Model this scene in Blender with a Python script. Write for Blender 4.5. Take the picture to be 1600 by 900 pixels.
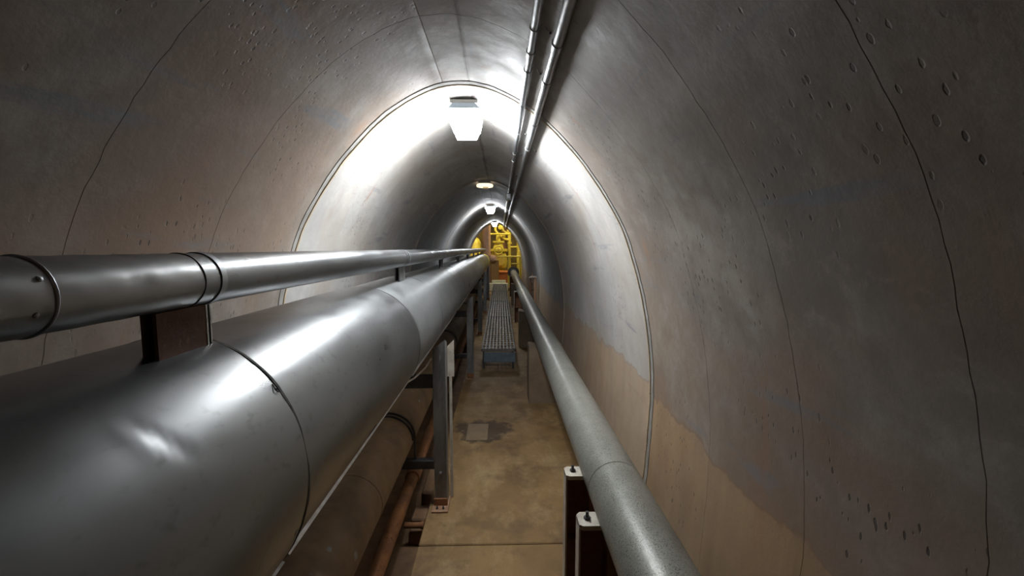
import bpy, math, random
from mathutils import Vector, Matrix
random.seed(7)
S = bpy.context.scene
for o in list(bpy.data.objects):
    bpy.data.objects.remove(o)

# ------------------------------------------------------------------ camera, world, exposure
FPX = 690.0
cam_d = bpy.data.cameras.new('camera'); cam = bpy.data.objects.new('camera', cam_d)
S.collection.objects.link(cam); S.camera = cam
cam_d.sensor_width = 36.0; cam_d.lens = FPX / 1600 * 36.0; cam_d.clip_start = 0.02; cam_d.clip_end = 200
PITCH = math.atan(67 / FPX); YAW = math.atan(18 / FPX * math.cos(PITCH))
cam.location = (0, 0, 1.7); cam.rotation_euler = (math.pi / 2 - PITCH, 0, -YAW)
W = bpy.data.worlds.new('world'); S.world = W; W.use_nodes = True
W.node_tree.nodes['Background'].inputs[0].default_value = (0.02, 0.02, 0.022, 1)
W.node_tree.nodes['Background'].inputs[1].default_value = 0.05
S.view_settings.view_transform = 'Standard'; S.view_settings.look = 'None'
S.view_settings.gamma = 1.0; S.view_settings.use_curve_mapping = False
S.view_settings.exposure = 0.0
S.cycles.max_bounces = 6; S.cycles.glossy_bounces = 3
LAMP_COL = (0.92, 0.965, 1.0); LAMP_STR = 330.0

# ------------------------------------------------------------------ materials
def nmat(name):
    m = bpy.data.materials.new(name); m.use_nodes = True
    nt = m.node_tree
    return m, nt, nt.nodes['Principled BSDF']
def N(nt, typ, **kw):
    n = nt.nodes.new(typ)
    for k, v in kw.items():
        setattr(n, k, v)
    return n
def setin(nt, node, key, val):
    if isinstance(val, bpy.types.NodeSocket):
        nt.links.new(val, node.inputs[key])
    else:
        node.inputs[key].default_value = val
def math_(nt, op, a, b=0.0, c=0.0, clamp=False):
    n = N(nt, 'ShaderNodeMath', operation=op); n.use_clamp = clamp
    setin(nt, n, 0, a); setin(nt, n, 1, b); setin(nt, n, 2, c)
    return n.outputs[0]
def mixc(nt, f, a, b):
    n = N(nt, 'ShaderNodeMix', data_type='RGBA')
    setin(nt, n, 0, f)
    for i, v in ((6, a), (7, b)):
        if isinstance(v, bpy.types.NodeSocket): nt.links.new(v, n.inputs[i])
        else: n.inputs[i].default_value = (*v, 1) if len(v) == 3 else v
    return n.outputs[2]
def coords(nt, scale=(1, 1, 1), loc=(0, 0, 0)):
    tc = N(nt, 'ShaderNodeTexCoord'); mp = N(nt, 'ShaderNodeMapping')
    mp.inputs['Scale'].default_value = scale; mp.inputs['Location'].default_value = loc
    nt.links.new(tc.outputs['Object'], mp.inputs[0])
    return mp.outputs[0]
def noise(nt, vec, scale, detail=6, rough=0.6, dist=0.0):
    n = N(nt, 'ShaderNodeTexNoise')
    n.inputs['Scale'].default_value = scale; n.inputs['Detail'].default_value = detail
    n.inputs['Roughness'].default_value = rough; n.inputs['Distortion'].default_value = dist
    nt.links.new(vec, n.inputs['Vector'])
    return n.outputs[0]
def rng(nt, v, a, b, c=0.0, d=1.0):
    n = N(nt, 'ShaderNodeMapRange'); setin(nt, n, 0, v)
    for i, x in enumerate((a, b, c, d)): n.inputs[i + 1].default_value = x
    return n.outputs[0]
def bump(nt, bs, h, strength, dist=0.01):
    b = N(nt, 'ShaderNodeBump'); b.inputs['Strength'].default_value = strength
    b.inputs['Distance'].default_value = dist
    nt.links.new(h, b.inputs['Height']); nt.links.new(b.outputs[0], bs.inputs['Normal'])

def grunge(name, c1, c2, rough=0.5, metal=0.0, scale=4.0, lo=0.35, hi=0.65, speck=None, speck_scale=90, speck_lo=.62,
           bmp=0.1, bscale=60, stretch=(1, 1, 1), rvar=0.12, spec=0.5):
    m, nt, bs = nmat(name)
    v = coords(nt, stretch)
    f = rng(nt, noise(nt, v, scale, 8, .65), lo, hi)
    col = mixc(nt, f, c1, c2)
    fine = noise(nt, v, speck_scale, 3, .6)
    if speck:
        col = mixc(nt, rng(nt, fine, speck_lo, speck_lo + .06), col, speck)
    nt.links.new(col, bs.inputs['Base Color'])
    r = rng(nt, noise(nt, v, scale * 3, 5), .3, .7, rough - rvar, rough + rvar)
    nt.links.new(r, bs.inputs['Roughness'])
    bs.inputs['Metallic'].default_value = metal
    bs.inputs['Specular IOR Level'].default_value = spec
    if bmp: bump(nt, bs, noise(nt, v, bscale, 4), bmp, .004)
    return m

def concrete_wall(name, base, dark, brown, stain_z=0.9, blue=(0.17, 0.18, 0.20)):
    m, nt, bs = nmat(name)
    v = coords(nt)
    sx = N(nt, 'ShaderNodeSeparateXYZ'); nt.links.new(v, sx.inputs[0])
    X, Y, Z = sx.outputs
    big = noise(nt, v, 1.7, 5, .62, .4)
    col = mixc(nt, rng(nt, big, .36, .64), dark, base)
    # brush marks that run round the vault
    vs = coords(nt, (2.2, 9, 2.2), (3, 1, 2))
    stre = noise(nt, vs, 2.2, 4, .6, .3)
    col = mixc(nt, rng(nt, stre, .50, .72, 0, .35), col, dark)
    mot = noise(nt, coords(nt, (1, 1, 1), (2, 8, 5)), 9, 6, .72, .3)
    col = mixc(nt, rng(nt, mot, .44, .66, 0, .7), col, dark)
    col = mixc(nt, rng(nt, mot, .46, .32, 0, .5), col, base)
    # brown dirt blotches
    vb = coords(nt, (1, 1, .8), (7.3, 2.1, 4.4))
    br = noise(nt, vb, 1.1, 5, .6, .6)
    col = mixc(nt, rng(nt, br, .44, .66, 0, .9), col, brown)
    # bluish grey scuffs that run along the tunnel
    vl = coords(nt, (7, .9, 7), (1.2, 5, .3))
    sc = noise(nt, vl, 1.6, 5, .6, .2)
    col = mixc(nt, rng(nt, sc, .60, .70, 0, .75), col, blue)
    # the water-line stain on the foot of the wall
    edge = math_(nt, 'ADD', Z, rng(nt, noise(nt, v, 3.0, 4), .3, .7, -.05, .05))
    low = rng(nt, edge, stain_z + .012, stain_z - .012)
    tan = mixc(nt, rng(nt, noise(nt, coords(nt, (3, 3, .7)), 2.5, 6), .35, .7), (.40, .255, .13), (.29, .18, .095))
    col = mixc(nt, math_(nt, 'MULTIPLY', low, .7), col, tan)
    line = math_(nt, 'MULTIPLY', rng(nt, edge, stain_z - .008, stain_z), rng(nt, edge, stain_z + .014, stain_z + .004))
    col = mixc(nt, math_(nt, 'MULTIPLY', line, .35), col, (.16, .08, .04))
    # leak stain along the crown line
    dcr = math_(nt, 'ABSOLUTE', math_(nt, 'ADD', X, .145))
    leak = math_(nt, 'MULTIPLY', rng(nt, math_(nt, 'ADD', dcr, rng(nt, noise(nt, coords(nt, (4, 1, 1)), 7, 6, .7), .3, .7, -.012, .012)), .013, .006), rng(nt, Z, 2.3, 2.35))
    col = mixc(nt, math_(nt, 'MULTIPLY', leak, .6), col, (.10, .075, .06))
    # rust runs
    vr = coords(nt, (4, 5, .5), (.7, .2, 9))
    ru = noise(nt, vr, 1.3, 5, .55)
    col = mixc(nt, rng(nt, ru, .64, .74, 0, .5), col, (.30, .13, .06))
    # blow holes
    vo = N(nt, 'ShaderNodeTexVoronoi'); vo.inputs['Scale'].default_value = 30
    vd = coords(nt, (1, 1.5, .6)); nt.links.new(vd, vo.inputs['Vector'])
    wob = rng(nt, noise(nt, v, 40, 3), .3, .7, -.06, .06)
    hole = rng(nt, math_(nt, 'ADD', vo.outputs['Distance'], wob), .20, .14)
    hm = math_(nt, 'MULTIPLY', hole, rng(nt, noise(nt, coords(nt, (1, 1, 1), (4, 4, 1)), 2.2, 3), .50, .60), clamp=True)
    col = mixc(nt, math_(nt, 'MULTIPLY', hm, .85), col, (.055, .045, .038))
    fine = noise(nt, v, 130, 4, .7)
    col = mixc(nt, rng(nt, fine, .35, .75, 0, .35), col, dark)
    nt.links.new(col, bs.inputs['Base Color'])
    nt.links.new(rng(nt, noise(nt, v, 5, 5), .3, .7, .5, .72), bs.inputs['Roughness'])
    bs.inputs['Specular IOR Level'].default_value = .35
    h = math_(nt, 'SUBTRACT', math_(nt, 'ADD', math_(nt, 'MULTIPLY', noise(nt, v, 22, 6, .6), .5),
              math_(nt, 'MULTIPLY', stre, .15)), math_(nt, 'MULTIPLY', hm, 1.2))
    bump(nt, bs, h, .28, .010)
    return m

M = {}
M['wall'] = concrete_wall('lining_concrete', (.34, .302, .265), (.185, .155, .130), (.225, .145, .095))
M['wall_lamplit'] = concrete_wall('lining_concrete_lamplit', (.46, .445, .42), (.33, .315, .30), (.33, .28, .23), .95)  # paler colour paints in the lamp's brightness past the nearest joint
M['wall_grey'] = concrete_wall('lining_concrete_grey', (.27, .27, .272), (.20, .20, .203), (.21, .18, .155), .9)
def floor_mat():
    m, nt, bs = nmat('walkway_concrete')
    v = coords(nt); sx = N(nt, 'ShaderNodeSeparateXYZ'); nt.links.new(v, sx.inputs[0])
    X, Y, Z = sx.outputs
    a = noise(nt, v, 2.6, 8, .6, .5)
    col = mixc(nt, rng(nt, a, .35, .65), (.285, .175, .068), (.20, .122, .052))
    col = mixc(nt, rng(nt, noise(nt, coords(nt, (1, .5, 1), (3, 1, 0)), 4, 7, .7), .50, .64, 0, .8), col, (.38, .265, .13))
    col = mixc(nt, rng(nt, noise(nt, coords(nt, (1, 1, 1), (9, 4, 0)), 3, 7, .7), .50, .66, 0, .85), col, (.135, .08, .04))
    # dark spill round the patch plate
    dx = math_(nt, 'DIVIDE', math_(nt, 'ADD', X, .16), .30); dy = math_(nt, 'DIVIDE', math_(nt, 'SUBTRACT', Y, 3.93), .30)
    rr = math_(nt, 'SQRT', math_(nt, 'ADD', math_(nt, 'MULTIPLY', dx, dx), math_(nt, 'MULTIPLY', dy, dy)))
    rr = math_(nt, 'ADD', rr, rng(nt, noise(nt, v, 9, 5), .25, .75, -.45, .45))
    col = mixc(nt, rng(nt, rr, .95, .65, 0, .9), col, (.05, .03, .02))
    fine = noise(nt, v, 120, 4, .7)
    col = mixc(nt, rng(nt, fine, .4, .75, 0, .35), col, (.13, .085, .05))
    nt.links.new(col, bs.inputs['Base Color'])
    nt.links.new(rng(nt, a, .3, .7, .55, .8), bs.inputs['Roughness'])
    bs.inputs['Specular IOR Level'].default_value = .3
    h = math_(nt, 'ADD', noise(nt, v, 35, 6, .6), math_(nt, 'MULTIPLY', a, .6))
    bump(nt, bs, h, .25, .008)
    return m
M['floor'] = floor_mat()
M['trench'] = grunge('trench_dirt', (.15, .085, .045), (.25, .145, .075), .85, 0, 6, bmp=.6, bscale=30)
M['patch'] = grunge('patch_concrete', (.17, .115, .06), (.22, .15, .08), .6, 0, 8, bmp=.2)
def cladding(name, c1, c2, rough, metal, scale=3.0):
    m, nt, bs = nmat(name)
    v = coords(nt, (1, .6, 1))
    col = mixc(nt, rng(nt, noise(nt, v, scale, 3, .5, .4), .3, .7), c1, c2)
    col = mixc(nt, rng(nt, noise(nt, v, 55, 2, .5), .60, .80, 0, .5), col, (.12, .12, .12))      # fine dirt dots
    nt.links.new(col, bs.inputs['Base Color'])
    nt.links.new(rng(nt, noise(nt, v, 7, 3, .5), .3, .7, rough - .06, rough + .08), bs.inputs['Roughness'])
    bs.inputs['Metallic'].default_value = metal
    bump(nt, bs, noise(nt, v, 14, 2, .5), .05, .006)                                             # slight oil-canning
    return m
M['clad'] = cladding('aluminium_cladding', (.31, .315, .32), (.21, .215, .22), .33, .9)
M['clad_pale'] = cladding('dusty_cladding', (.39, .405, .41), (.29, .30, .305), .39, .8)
M['clad_old'] = cladding('dulled_cladding', (.33, .33, .33), (.18, .18, .18), .34, .88, 9)
M['seam_dark'] = grunge('seam_gap', (.03, .028, .025), (.07, .06, .05), .8, 0, 30)
M['lip'] = grunge('sheet_edge', (.62, .61, .58), (.45, .43, .4), .45, .7, 20)
M['grey_pipe'] = grunge('grey_speckled_paint', (.31, .31, .275), (.24, .24, .21), .36, .2, 7, speck=(.09, .085, .07), speck_scale=260,
                        speck_lo=.54, bmp=.22, bscale=120, rvar=.08)
M['brown_pipe'] = grunge('dirty_wrapped_pipe', (.27, .17, .085), (.16, .10, .052), .65, 0, 5, speck=(.30, .30, .27), speck_scale=9,
                         speck_lo=.66, bmp=.15, bscale=40)
M['rust_pipe'] = grunge('orange_rust', (.36, .155, .055), (.19, .085, .04), .75, .1, 9, speck=(.09, .05, .03), speck_scale=60, bmp=.4, bscale=70)
M['rust_steel'] = grunge('rusty_brown_steel', (.19, .085, .042), (.11, .052, .03), .75, .1, 8, speck=(.2, .1, .05), speck_scale=50, bmp=.3)
M['steel'] = grunge('worn_grey_steel', (.28, .285, .29), (.15, .15, .15), .48, .55, 7, .4, .6, speck=(.36, .36, .35), speck_scale=25,
                    speck_lo=.66, bmp=.15, stretch=(1, 1, .35))
M['dark_steel'] = grunge('dark_steel', (.085, .085, .088), (.05, .05, .05), .5, .5, 8, bmp=.2)
M['cream'] = grunge('flaking_cream_paint', (.60, .56, .48), (.42, .37, .3), .6, 0, 12, speck=(.14, .09, .06), speck_scale=45, speck_lo=.64, bmp=.3)
M['base_plate'] = grunge('rusted_pale_plate', (.36, .22, .13), (.24, .12, .065), .7, .1, 14, speck=(.45, .37, .28), speck_scale=40)
M['block'] = grunge('block_concrete', (.23, .165, .105), (.16, .115, .075), .75, 0, 5, speck=(.3, .24, .17), speck_scale=60, bmp=.4)
M['galv'] = grunge('galvanised_tube', (.45, .46, .475), (.33, .345, .36), .42, .8, 12, bmp=.05)
M['galv_dull'] = grunge('dull_galvanised_tube', (.30, .30, .305), (.21, .212, .215), .45, .65, 10, bmp=.08)
M['clip'] = grunge('wire_clip', (.6, .6, .58), (.4, .4, .38), .4, .6, 20)
M['grate'] = grunge('grating_steel', (.27, .26, .245), (.17, .16, .145), .5, .3, 12)
M['blue'] = grunge('blue_grey_paint', (.20, .26, .33), (.13, .17, .21), .5, .1, 14, speck=(.35, .36, .36), speck_scale=40)
M['sealant'] = grunge('joint_sealant', (.46, .37, .25), (.33, .25, .16), .65, 0, 9, .35, .6, speck=(.2, .17, .14), speck_scale=30, bmp=.4)
M['mortar'] = grunge('joint_mortar', (.30, .285, .265), (.19, .175, .16), .8, 0, 10, bmp=.5)
M['lamp_body'] = grunge('lamp_housing_paint', (.55, .66, .74), (.50, .60, .68), .4, .1, 10, bmp=0)
M['lamp_plate'] = grunge('lamp_mount_plate', (.52, .52, .50), (.44, .43, .41), .55, .1, 10)
M['lamp_dead'] = grunge('unlit_cream_glass', (.80, .72, .60), (.72, .62, .5), .35, 0, 8, bmp=0)
M['yellow'] = grunge('yellow_machine_paint', (.64, .53, .075), (.46, .36, .05), .4, 0, 6, speck=(.2, .13, .03), speck_scale=25, speck_lo=.66)
M['ochre'] = grunge('chamber_wall_paint', (.24, .17, .055), (.10, .07, .03), .7, 0, 2.5)
M['orange'] = grunge('orange_paint', (.60, .18, .03), (.46, .13, .025), .45, 0, 8)
M['umber'] = grunge('brown_cabinet', (.35, .19, .045), (.26, .14, .04), .5, 0, 8)
M['pink'] = grunge('pinkish_primer', (.50, .30, .19), (.40, .22, .13), .55, 0, 6)
M['black'] = grunge('black_rubber', (.022, .022, .022), (.035, .034, .033), .55, 0, 12)
M['white_sill'] = grunge('whitewashed_sill', (.62, .60, .42), (.5, .47, .3), .6, 0, 9)
def emat(name, col, s):
    m, nt, bs = nmat(name)
    bs.inputs['Base Color'].default_value = (.9, .9, .9, 1)
    bs.inputs['Emission Color'].default_value = (*col, 1); bs.inputs['Emission Strength'].default_value = s
    return m
M['glow'] = emat('lit_lamp_glass', LAMP_COL, LAMP_STR)
M['glow_weak'] = emat('lit_lamp_glass_old', LAMP_COL, LAMP_STR * .6)
for _k, _f in (('glow', 1.0), ('glow_weak', .6)):
    M[_k + '_end'] = emat(_k + '_end_pane', LAMP_COL, LAMP_STR * _f * .13)
    M[_k + '_base'] = emat(_k + '_base_pane', LAMP_COL, LAMP_STR * _f * .42)
M['glow_dim'] = emat('dim_cream_glass', (1.0, .80, .52), 1.6)
M['glow_warm'] = emat('lit_warm_glass', (1.0, .86, .50), 430.0)

# ------------------------------------------------------------------ mesh helpers
class MB:
    def __init__(s): s.v = []; s.f = []
    def add(s, vs, fs):
        n = len(s.v); s.v += [tuple(p) for p in vs]; s.f += [tuple(i + n for i in f) for f in fs]; return s
    def box(s, a, b, bev=0.0):
        (x0, y0, z0), (x1, y1, z1) = a, b
        if bev <= 0:
            vs = [(x0, y0, z0), (x1, y0, z0), (x1, y1, z0), (x0, y1, z0), (x0, y0, z1), (x1, y0, z1), (x1, y1, z1), (x0, y1, z1)]
            return s.add(vs, [(3, 2, 1, 0), (4, 5, 6, 7), (0, 1, 5, 4), (1, 2, 6, 5), (2, 3, 7, 6), (3, 0, 4, 7)])
        c = bev
        pr = [(x0 + c, y0), (x1 - c, y0), (x1, y0 + c), (x1, y1 - c), (x1 - c, y1), (x0 + c, y1), (x0, y1 - c), (x0, y0 + c)]
        pi = [(x0 + c, y0 + c), (x1 - c, y0 + c), (x1 - c, y0 + c), (x1 - c, y1 - c), (x1 - c, y1 - c), (x0 + c, y1 - c), (x0 + c, y1 - c), (x0 + c, y0 + c)]
        vs = [(x, y, z0) for x, y in pi] + [(x, y, z0 + c) for x, y in pr] + [(x, y, z1 - c) for x, y in pr] + [(x, y, z1) for x, y in pi]
        fs = [tuple(range(7, -1, -1)), tuple(range(24, 32))]
        for r in range(3):
            for i in range(8):
                j = (i + 1) % 8
                fs.append((r * 8 + i, r * 8 + j, r * 8 + 8 + j, r * 8 + 8 + i))
        return s.add(vs, fs)
    def rings(s, rings, cap=True, closed=False):
        n = len(rings[0]); vs = [p for r in rings for p in r]; fs = []
        K = len(rings)
        for k in range(K if closed else K - 1):
            k2 = (k + 1) % K
            for i in range(n):
                j = (i + 1) % n
                fs.append((k * n + i, k * n + j, k2 * n + j, k2 * n + i))
        if cap and not closed:
            fs.append(tuple(range(n - 1, -1, -1))); fs.append(tuple((K - 1) * n + i for i in range(n)))
        return s.add(vs, fs)
    def tube(s, pts, r, n=16, cap=True, closed=False):
        pts = [Vector(p) for p in pts]; K = len(pts)
        rs = r if isinstance(r, (list, tuple)) else [r] * K
        rings = []; up = None
        for k, p in enumerate(pts):
            if closed: t = pts[(k + 1) % K] - pts[k - 1]
            else: t = pts[min(k + 1, K - 1)] - pts[max(k - 1, 0)]
            t.normalize()
            if up is None:
                up = Vector((0, 0, 1)) if abs(t.z) < .9 else Vector((1, 0, 0))
            u = t.cross(up).normalized(); w = u.cross(t).normalized(); up = w
            rings.append([p + (u * math.cos(2 * math.pi * i / n) + w * math.sin(2 * math.pi * i / n)) * rs[k] for i in range(n)])
        return s.rings(rings, cap, closed)
    def lathe(s, base, axis, prof, n=24):
        """prof: list of (distance along axis, radius)"""
        a = Vector(axis).normalized(); u = a.orthogonal().normalized(); w = a.cross(u); b = Vector(base)
        rings = [[b + a * h + (u * math.cos(2 * math.pi * i / n) + w * math.sin(2 * math.pi * i / n)) * max(r, 1e-4) for i in range(n)] for h, r in prof]
        return s.rings(rings, True)
    def prism(s, poly, h):
        """poly: list of 3D points, extruded by vector h"""
        n = len(poly); h = Vector(h); a = [Vector(p) for p in poly]; b = [p + h for p in a]
        return s.rings([a, b], True)

def make_mesh(name, mb, off=(0, 0, 0), smooth=True, ang=32):
    me = bpy.data.meshes.new(name)
    o = Vector(off)
    me.from_pydata([tuple(Vector(p) - o) for p in mb.v], [], mb.f)
    import bmesh
    bm = bmesh.new(); bm.from_mesh(me); bmesh.ops.recalc_face_normals(bm, faces=bm.faces); bm.to_mesh(me); bm.free()
    if smooth:
        me.polygons.foreach_set('use_smooth', [True] * len(me.polygons))
        me.set_sharp_from_angle(angle=math.radians(ang))
    me.update()
    return me
def link(o): S.collection.objects.link(o); return o
def tag(o, label, cat, group=None):
    o['label'] = label; o['category'] = cat
    if group: o['group'] = group
    return o
def thing(name, label, cat, loc=(0, 0, 0), group=None):
    o = link(bpy.data.objects.new(name, None)); o.location = loc; o.empty_display_size = .1
    return tag(o, label, cat, group)
def world_off(p):
    v = Vector((0, 0, 0))
    while p: v += p.location; p = p.parent
    return v
def part(root, name, mb, mat, label=None, kind=None, smooth=True, ang=32):
    o = link(bpy.data.objects.new(name, make_mesh(name, mb, world_off(root), smooth, ang)))
    o.data.materials.append(M[mat]); o.parent = root
    if label: o['label'] = label
    if kind: o['kind'] = kind
    return o
def single(name, mb, mat, label, cat, loc=(0, 0, 0), group=None, ang=32):
    o = link(bpy.data.objects.new(name, make_mesh(name, mb, loc, True, ang))); o.location = loc
    o.data.materials.append(M[mat]); return tag(o, label, cat, group)
def struct(name, label, cat, mb=None, mat=None, smooth=True):
    if mb is None: o = link(bpy.data.objects.new(name, None))
    else:
        o = link(bpy.data.objects.new(name, make_mesh(name, mb, (0, 0, 0), smooth))); o.data.materials.append(M[mat])
    o['kind'] = 'structure'; return tag(o, label, cat)

# ------------------------------------------------------------------ the vault
X0 = -0.185
PROF = [(2.488, 0), (2.477, .10), (2.44, .205), (2.385, .305), (2.30, .42), (2.15, .567), (2.05, .645), (1.95, .715), (1.80, .802),
        (1.66, .856), (1.43, .922), (1.204, .962), (.97, .982), (.69, .975), (.447, .958), (.2, .925), (0, .885), (-.26, .84)]
def catmull(P, n):
    out = []
    for i in range(len(P) - 1):
        p0 = P[max(i - 1, 0)] if i > 0 else (P[1][0], -P[1][1]); p1, p2 = P[i], P[i + 1]
        p3 = P[min(i + 2, len(P) - 1)]
        for k in range(n):
            t = k / n
            out.append(tuple(.5 * ((2 * b) + (-a + c) * t + (2 * a - 5 * b + 4 * c - d) * t * t + (-a + 3 * b - 3 * c + d) * t ** 3)
                             for a, b, c, d in zip(p0, p1, p2, p3)))
    out.append(P[-1]); return out
half = catmull(PROF, 5)                                    # (z, half width) from the crown down
outline = [(X0 - h, z) for z, h in reversed(half)] + [(X0 + h, z) for z, h in half[1:]]
def resample(pl, step):
    d = [0]
    for a, b in zip(pl, pl[1:]): d.append(d[-1] + math.hypot(b[0] - a[0], b[1] - a[1]))
    n = max(2, int(round(d[-1] / step))); out = []; j = 0
    for k in range(n + 1):
        s = d[-1] * k / n
        while j < len(pl) - 2 and d[j + 1] < s: j += 1
        t = (s - d[j]) / max(d[j + 1] - d[j], 1e-9)
        out.append((pl[j][0] + (pl[j + 1][0] - pl[j][0]) * t, pl[j][1] + (pl[j + 1][1] - pl[j][1]) * t))
    return out
outline = resample(outline, .035)
def onorm(pl):
    r = []
    for i in range(len(pl)):
        a = pl[max(i - 1, 0)]; b = pl[min(i + 1, len(pl) - 1)]
        t = Vector((b[0] - a[0], b[1] - a[1])).normalized(); r.append((-t.y, t.x))     # outward
    return r
def wall_z(X):                                             # inner height of the vault above X
    h = abs(X - X0)
    for (za, ha), (zb, hb) in zip(half, half[1:]):
        if ha <= h <= hb: return za + (zb - za) * (h - ha) / (hb - ha)
    return half[0][0]
def wall_half(z):
    for (za, ha), (zb, hb) in zip(half, half[1:]):
        if zb <= z <= za: return ha + (hb - ha) * (za - z) / (za - zb)
    return half[-1][1]

lining = struct('wall_vault', 'egg-shaped concrete vault lining of the tunnel', 'wall')
CL, CR = -.278, -.148                                      # the two lines either side of the crown strip
def sub(xa, xb, upper=True):
    return None
iL = max(i for i, p in enumerate(outline) if p[0] <= CL and p[1] > 2.3)
iR = min(i for i, p in enumerate(outline) if p[0] >= CR and p[1] > 2.3)
pL = (CL, wall_z(CL)); pR = (CR, wall_z(CR))
left_pl = outline[:iL + 1] + [pL]; right_pl = [pR] + outline[iR:]
crown_pl = [pL] + outline[iL + 1:iR] + [pR]
def panel(pl, y0, y1, mat, g=.0016, w=.0009, jit=.004, top_edge=None, seed=0):
    rnd = random.Random(seed)
    nr = onorm(pl); rows = []
    n = len(pl)
    # wandering joint line shared by both neighbours
    def wander(y):
        r = random.Random(int(y * 1000) + 13); a = [r.uniform(-1, 1) for _ in range(500)]
        return a
    def yj(y, i, pl):
        a = wander(y); s = (math.atan2(pl[i][1] - 1.2, pl[i][0] - X0) + math.pi) * 70
        k = int(s) % 498; t = s - int(s)
        return y + jit * (a[k] * (1 - t) + a[k + 1] * t)
    spec = [(y0, 0, g), (y0, w, 0), (y0, w * 2.5, 0)]
    for (y, d, o) in spec: rows.append([(pl[i][0] + nr[i][0] * o, yj(y, i, pl) + d, pl[i][1] + nr[i][1] * o) for i in range(n)])
    m = max(1, int((y1 - y0) / .5))
    for k in range(1, m): rows.append([(pl[i][0], y0 + (y1 - y0) * k / m, pl[i][1]) for i in range(n)])
    for (y, d, o) in [(y1, -w * 2.5, 0), (y1, -w, 0), (y1, 0, g)]:
        rows.append([(pl[i][0] + nr[i][0] * o, yj(y, i, pl) + d, pl[i][1] + nr[i][1] * o) for i in range(n)])
    # grooved long edge along the crown lines
    for row in rows:
        if top_edge in ('end', 'both'):
            p = Vector(row[-1]); q = Vector(row[-2]); d = (q - p).normalized() * .004
            row.insert(len(row) - 1, tuple(p + d)); row[-1] = (p.x, p.y, p.z + g)
        if top_edge in ('start', 'both'):
            p = Vector(row[0]); q = Vector(row[1]); d = (q - p).normalized() * .004
            row.insert(1, tuple(p + d)); row[0] = (p.x, p.y, p.z + g)
    n = len(rows[0]); mb = MB()
    mb.v = [p for r in rows for p in r]
    mb.f = [(a * n + i, a * n + i + 1, a * n + n + i + 1, a * n + n + i) for a in range(len(rows) - 1) for i in range(n - 1)]
    return mb
def shell(name, mb, mat, root):
    me = bpy.data.meshes.new(name); me.from_pydata(mb.v, [], mb.f)
    me.polygons.foreach_set('use_smooth', [True] * len(me.polygons)); me.set_sharp_from_angle(angle=math.radians(28))
    me.materials.append(M[mat]); o = link(bpy.data.objects.new(name, me)); o.parent = root; return o
END = 16.35
JOINTS = [-3.85, -.8, 2.25, 5.45, 8.5, 11.55, 14.5]
breaks = [-6.9, -3.85, -2.3, -.8, .12, .64, 1.075, 1.6, 2.25, 3.3, 4.35, 5.45, 6.5, 7.5, 8.5, 9.5, 10.5, 11.55, 12.5, 13.5, 14.5, 15.5, END]
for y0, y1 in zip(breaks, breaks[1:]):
    mt = 'wall' if y1 <= 2.26 else ('wall_lamplit' if y1 < 5.46 else 'wall_grey')
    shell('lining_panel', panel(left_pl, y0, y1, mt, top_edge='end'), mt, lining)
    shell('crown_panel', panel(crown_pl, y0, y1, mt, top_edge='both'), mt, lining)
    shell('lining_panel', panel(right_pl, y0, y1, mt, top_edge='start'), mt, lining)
# proud sealant bead in the construction joints
nrm = onorm(outline)
def band(y0, y1, prot, jit, seed):
    r = random.Random(seed); rows = []
    js = [r.uniform(-1, 1) for _ in range(len(outline) + 2)]
    for (y, o, k) in ((y0, .006, 1), (y0 + .003, -prot, 1), (y1 - .003, -prot, .6), (y1, .006, .6)):
        rows.append([(p[0] + q[0] * o, y + jit * k * (js[i] * .5 + js[i + 1] * .5), p[1] + q[1] * o) for i, (p, q) in enumerate(zip(outline, nrm))])
    n = len(outline); mb = MB(); mb.v = [p for w in rows for p in w]
    mb.f = [(a * n + i, a * n + i + 1, a * n + n + i + 1, a * n + n + i) for a in range(3) for i in range(n - 1)]
    return mb
for k, y in enumerate(JOINTS[1:]):
    shell('joint_sealant', band(y + .012, y + .030, .005, .004, k), 'sealant', lining)
    shell('joint_mortar', band(y - .035, y + .004, .003, .006, k + 50), 'mortar', lining)
# closing wall far behind the camera
mb = MB(); mb.add([(x, -6.9, z) for x, z in outline], [tuple(range(len(outline)))]); struct('wall_back', 'concrete bulkhead closing the tunnel behind the viewer', 'wall', mb, 'wall', False)

# ------------------------------------------------------------------ floor: trench bed and walkway slabs
fl = struct('floor', 'ochre stained concrete walkway slabs beside the pipe trench', 'floor')
EX = -.472
part(fl, 'trench_bed', MB().box((-1.08, -6.9, -.34), (EX + .05, END, -.16)), 'trench')
slab_breaks = [-6.9, -2.0, 2.372, 5.86, 9.4, 12.9, END]
for y0, y1 in zip(slab_breaks, slab_breaks[1:]):
    part(fl, 'slab', MB().box((EX, y0 + .004, -.30), (.74, y1 - .004, 0), .006), 'floor')
part(fl, 'joint_filler', MB().box((EX + .01, -6.8, -.3), (.7, END - .02, -.010)), 'seam_dark')
single('patch_plate', MB().box((-.31, 3.72, -.004), (-.118, 4.07, .006), .003), 'patch',
       'small rectangular concrete cover ringed by a dark stain in the walkway', 'floor cover', (-.21, 3.9, -.004))
# ledges in the trench below the walkway edge
single('trench_ledge', MB().box((-.575, 2.66, -.165), (EX - .002, 2.82, -.03), .01).box((-.575, 2.6, -.165), (EX - .002, 2.66, -.08), .008), 'trench',
       'broken concrete ledge in the trench under the rusty pipe stub', 'ledge', (-.53, 2.7, -.165))
single('trench_ledge', MB().box((-.56, 2.95, -.165), (EX - .002, 3.5, -.02), .015), 'trench',
       'low concrete step in the trench just beyond the nearest steel post', 'ledge', (-.52, 3.2, -.165))

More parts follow.
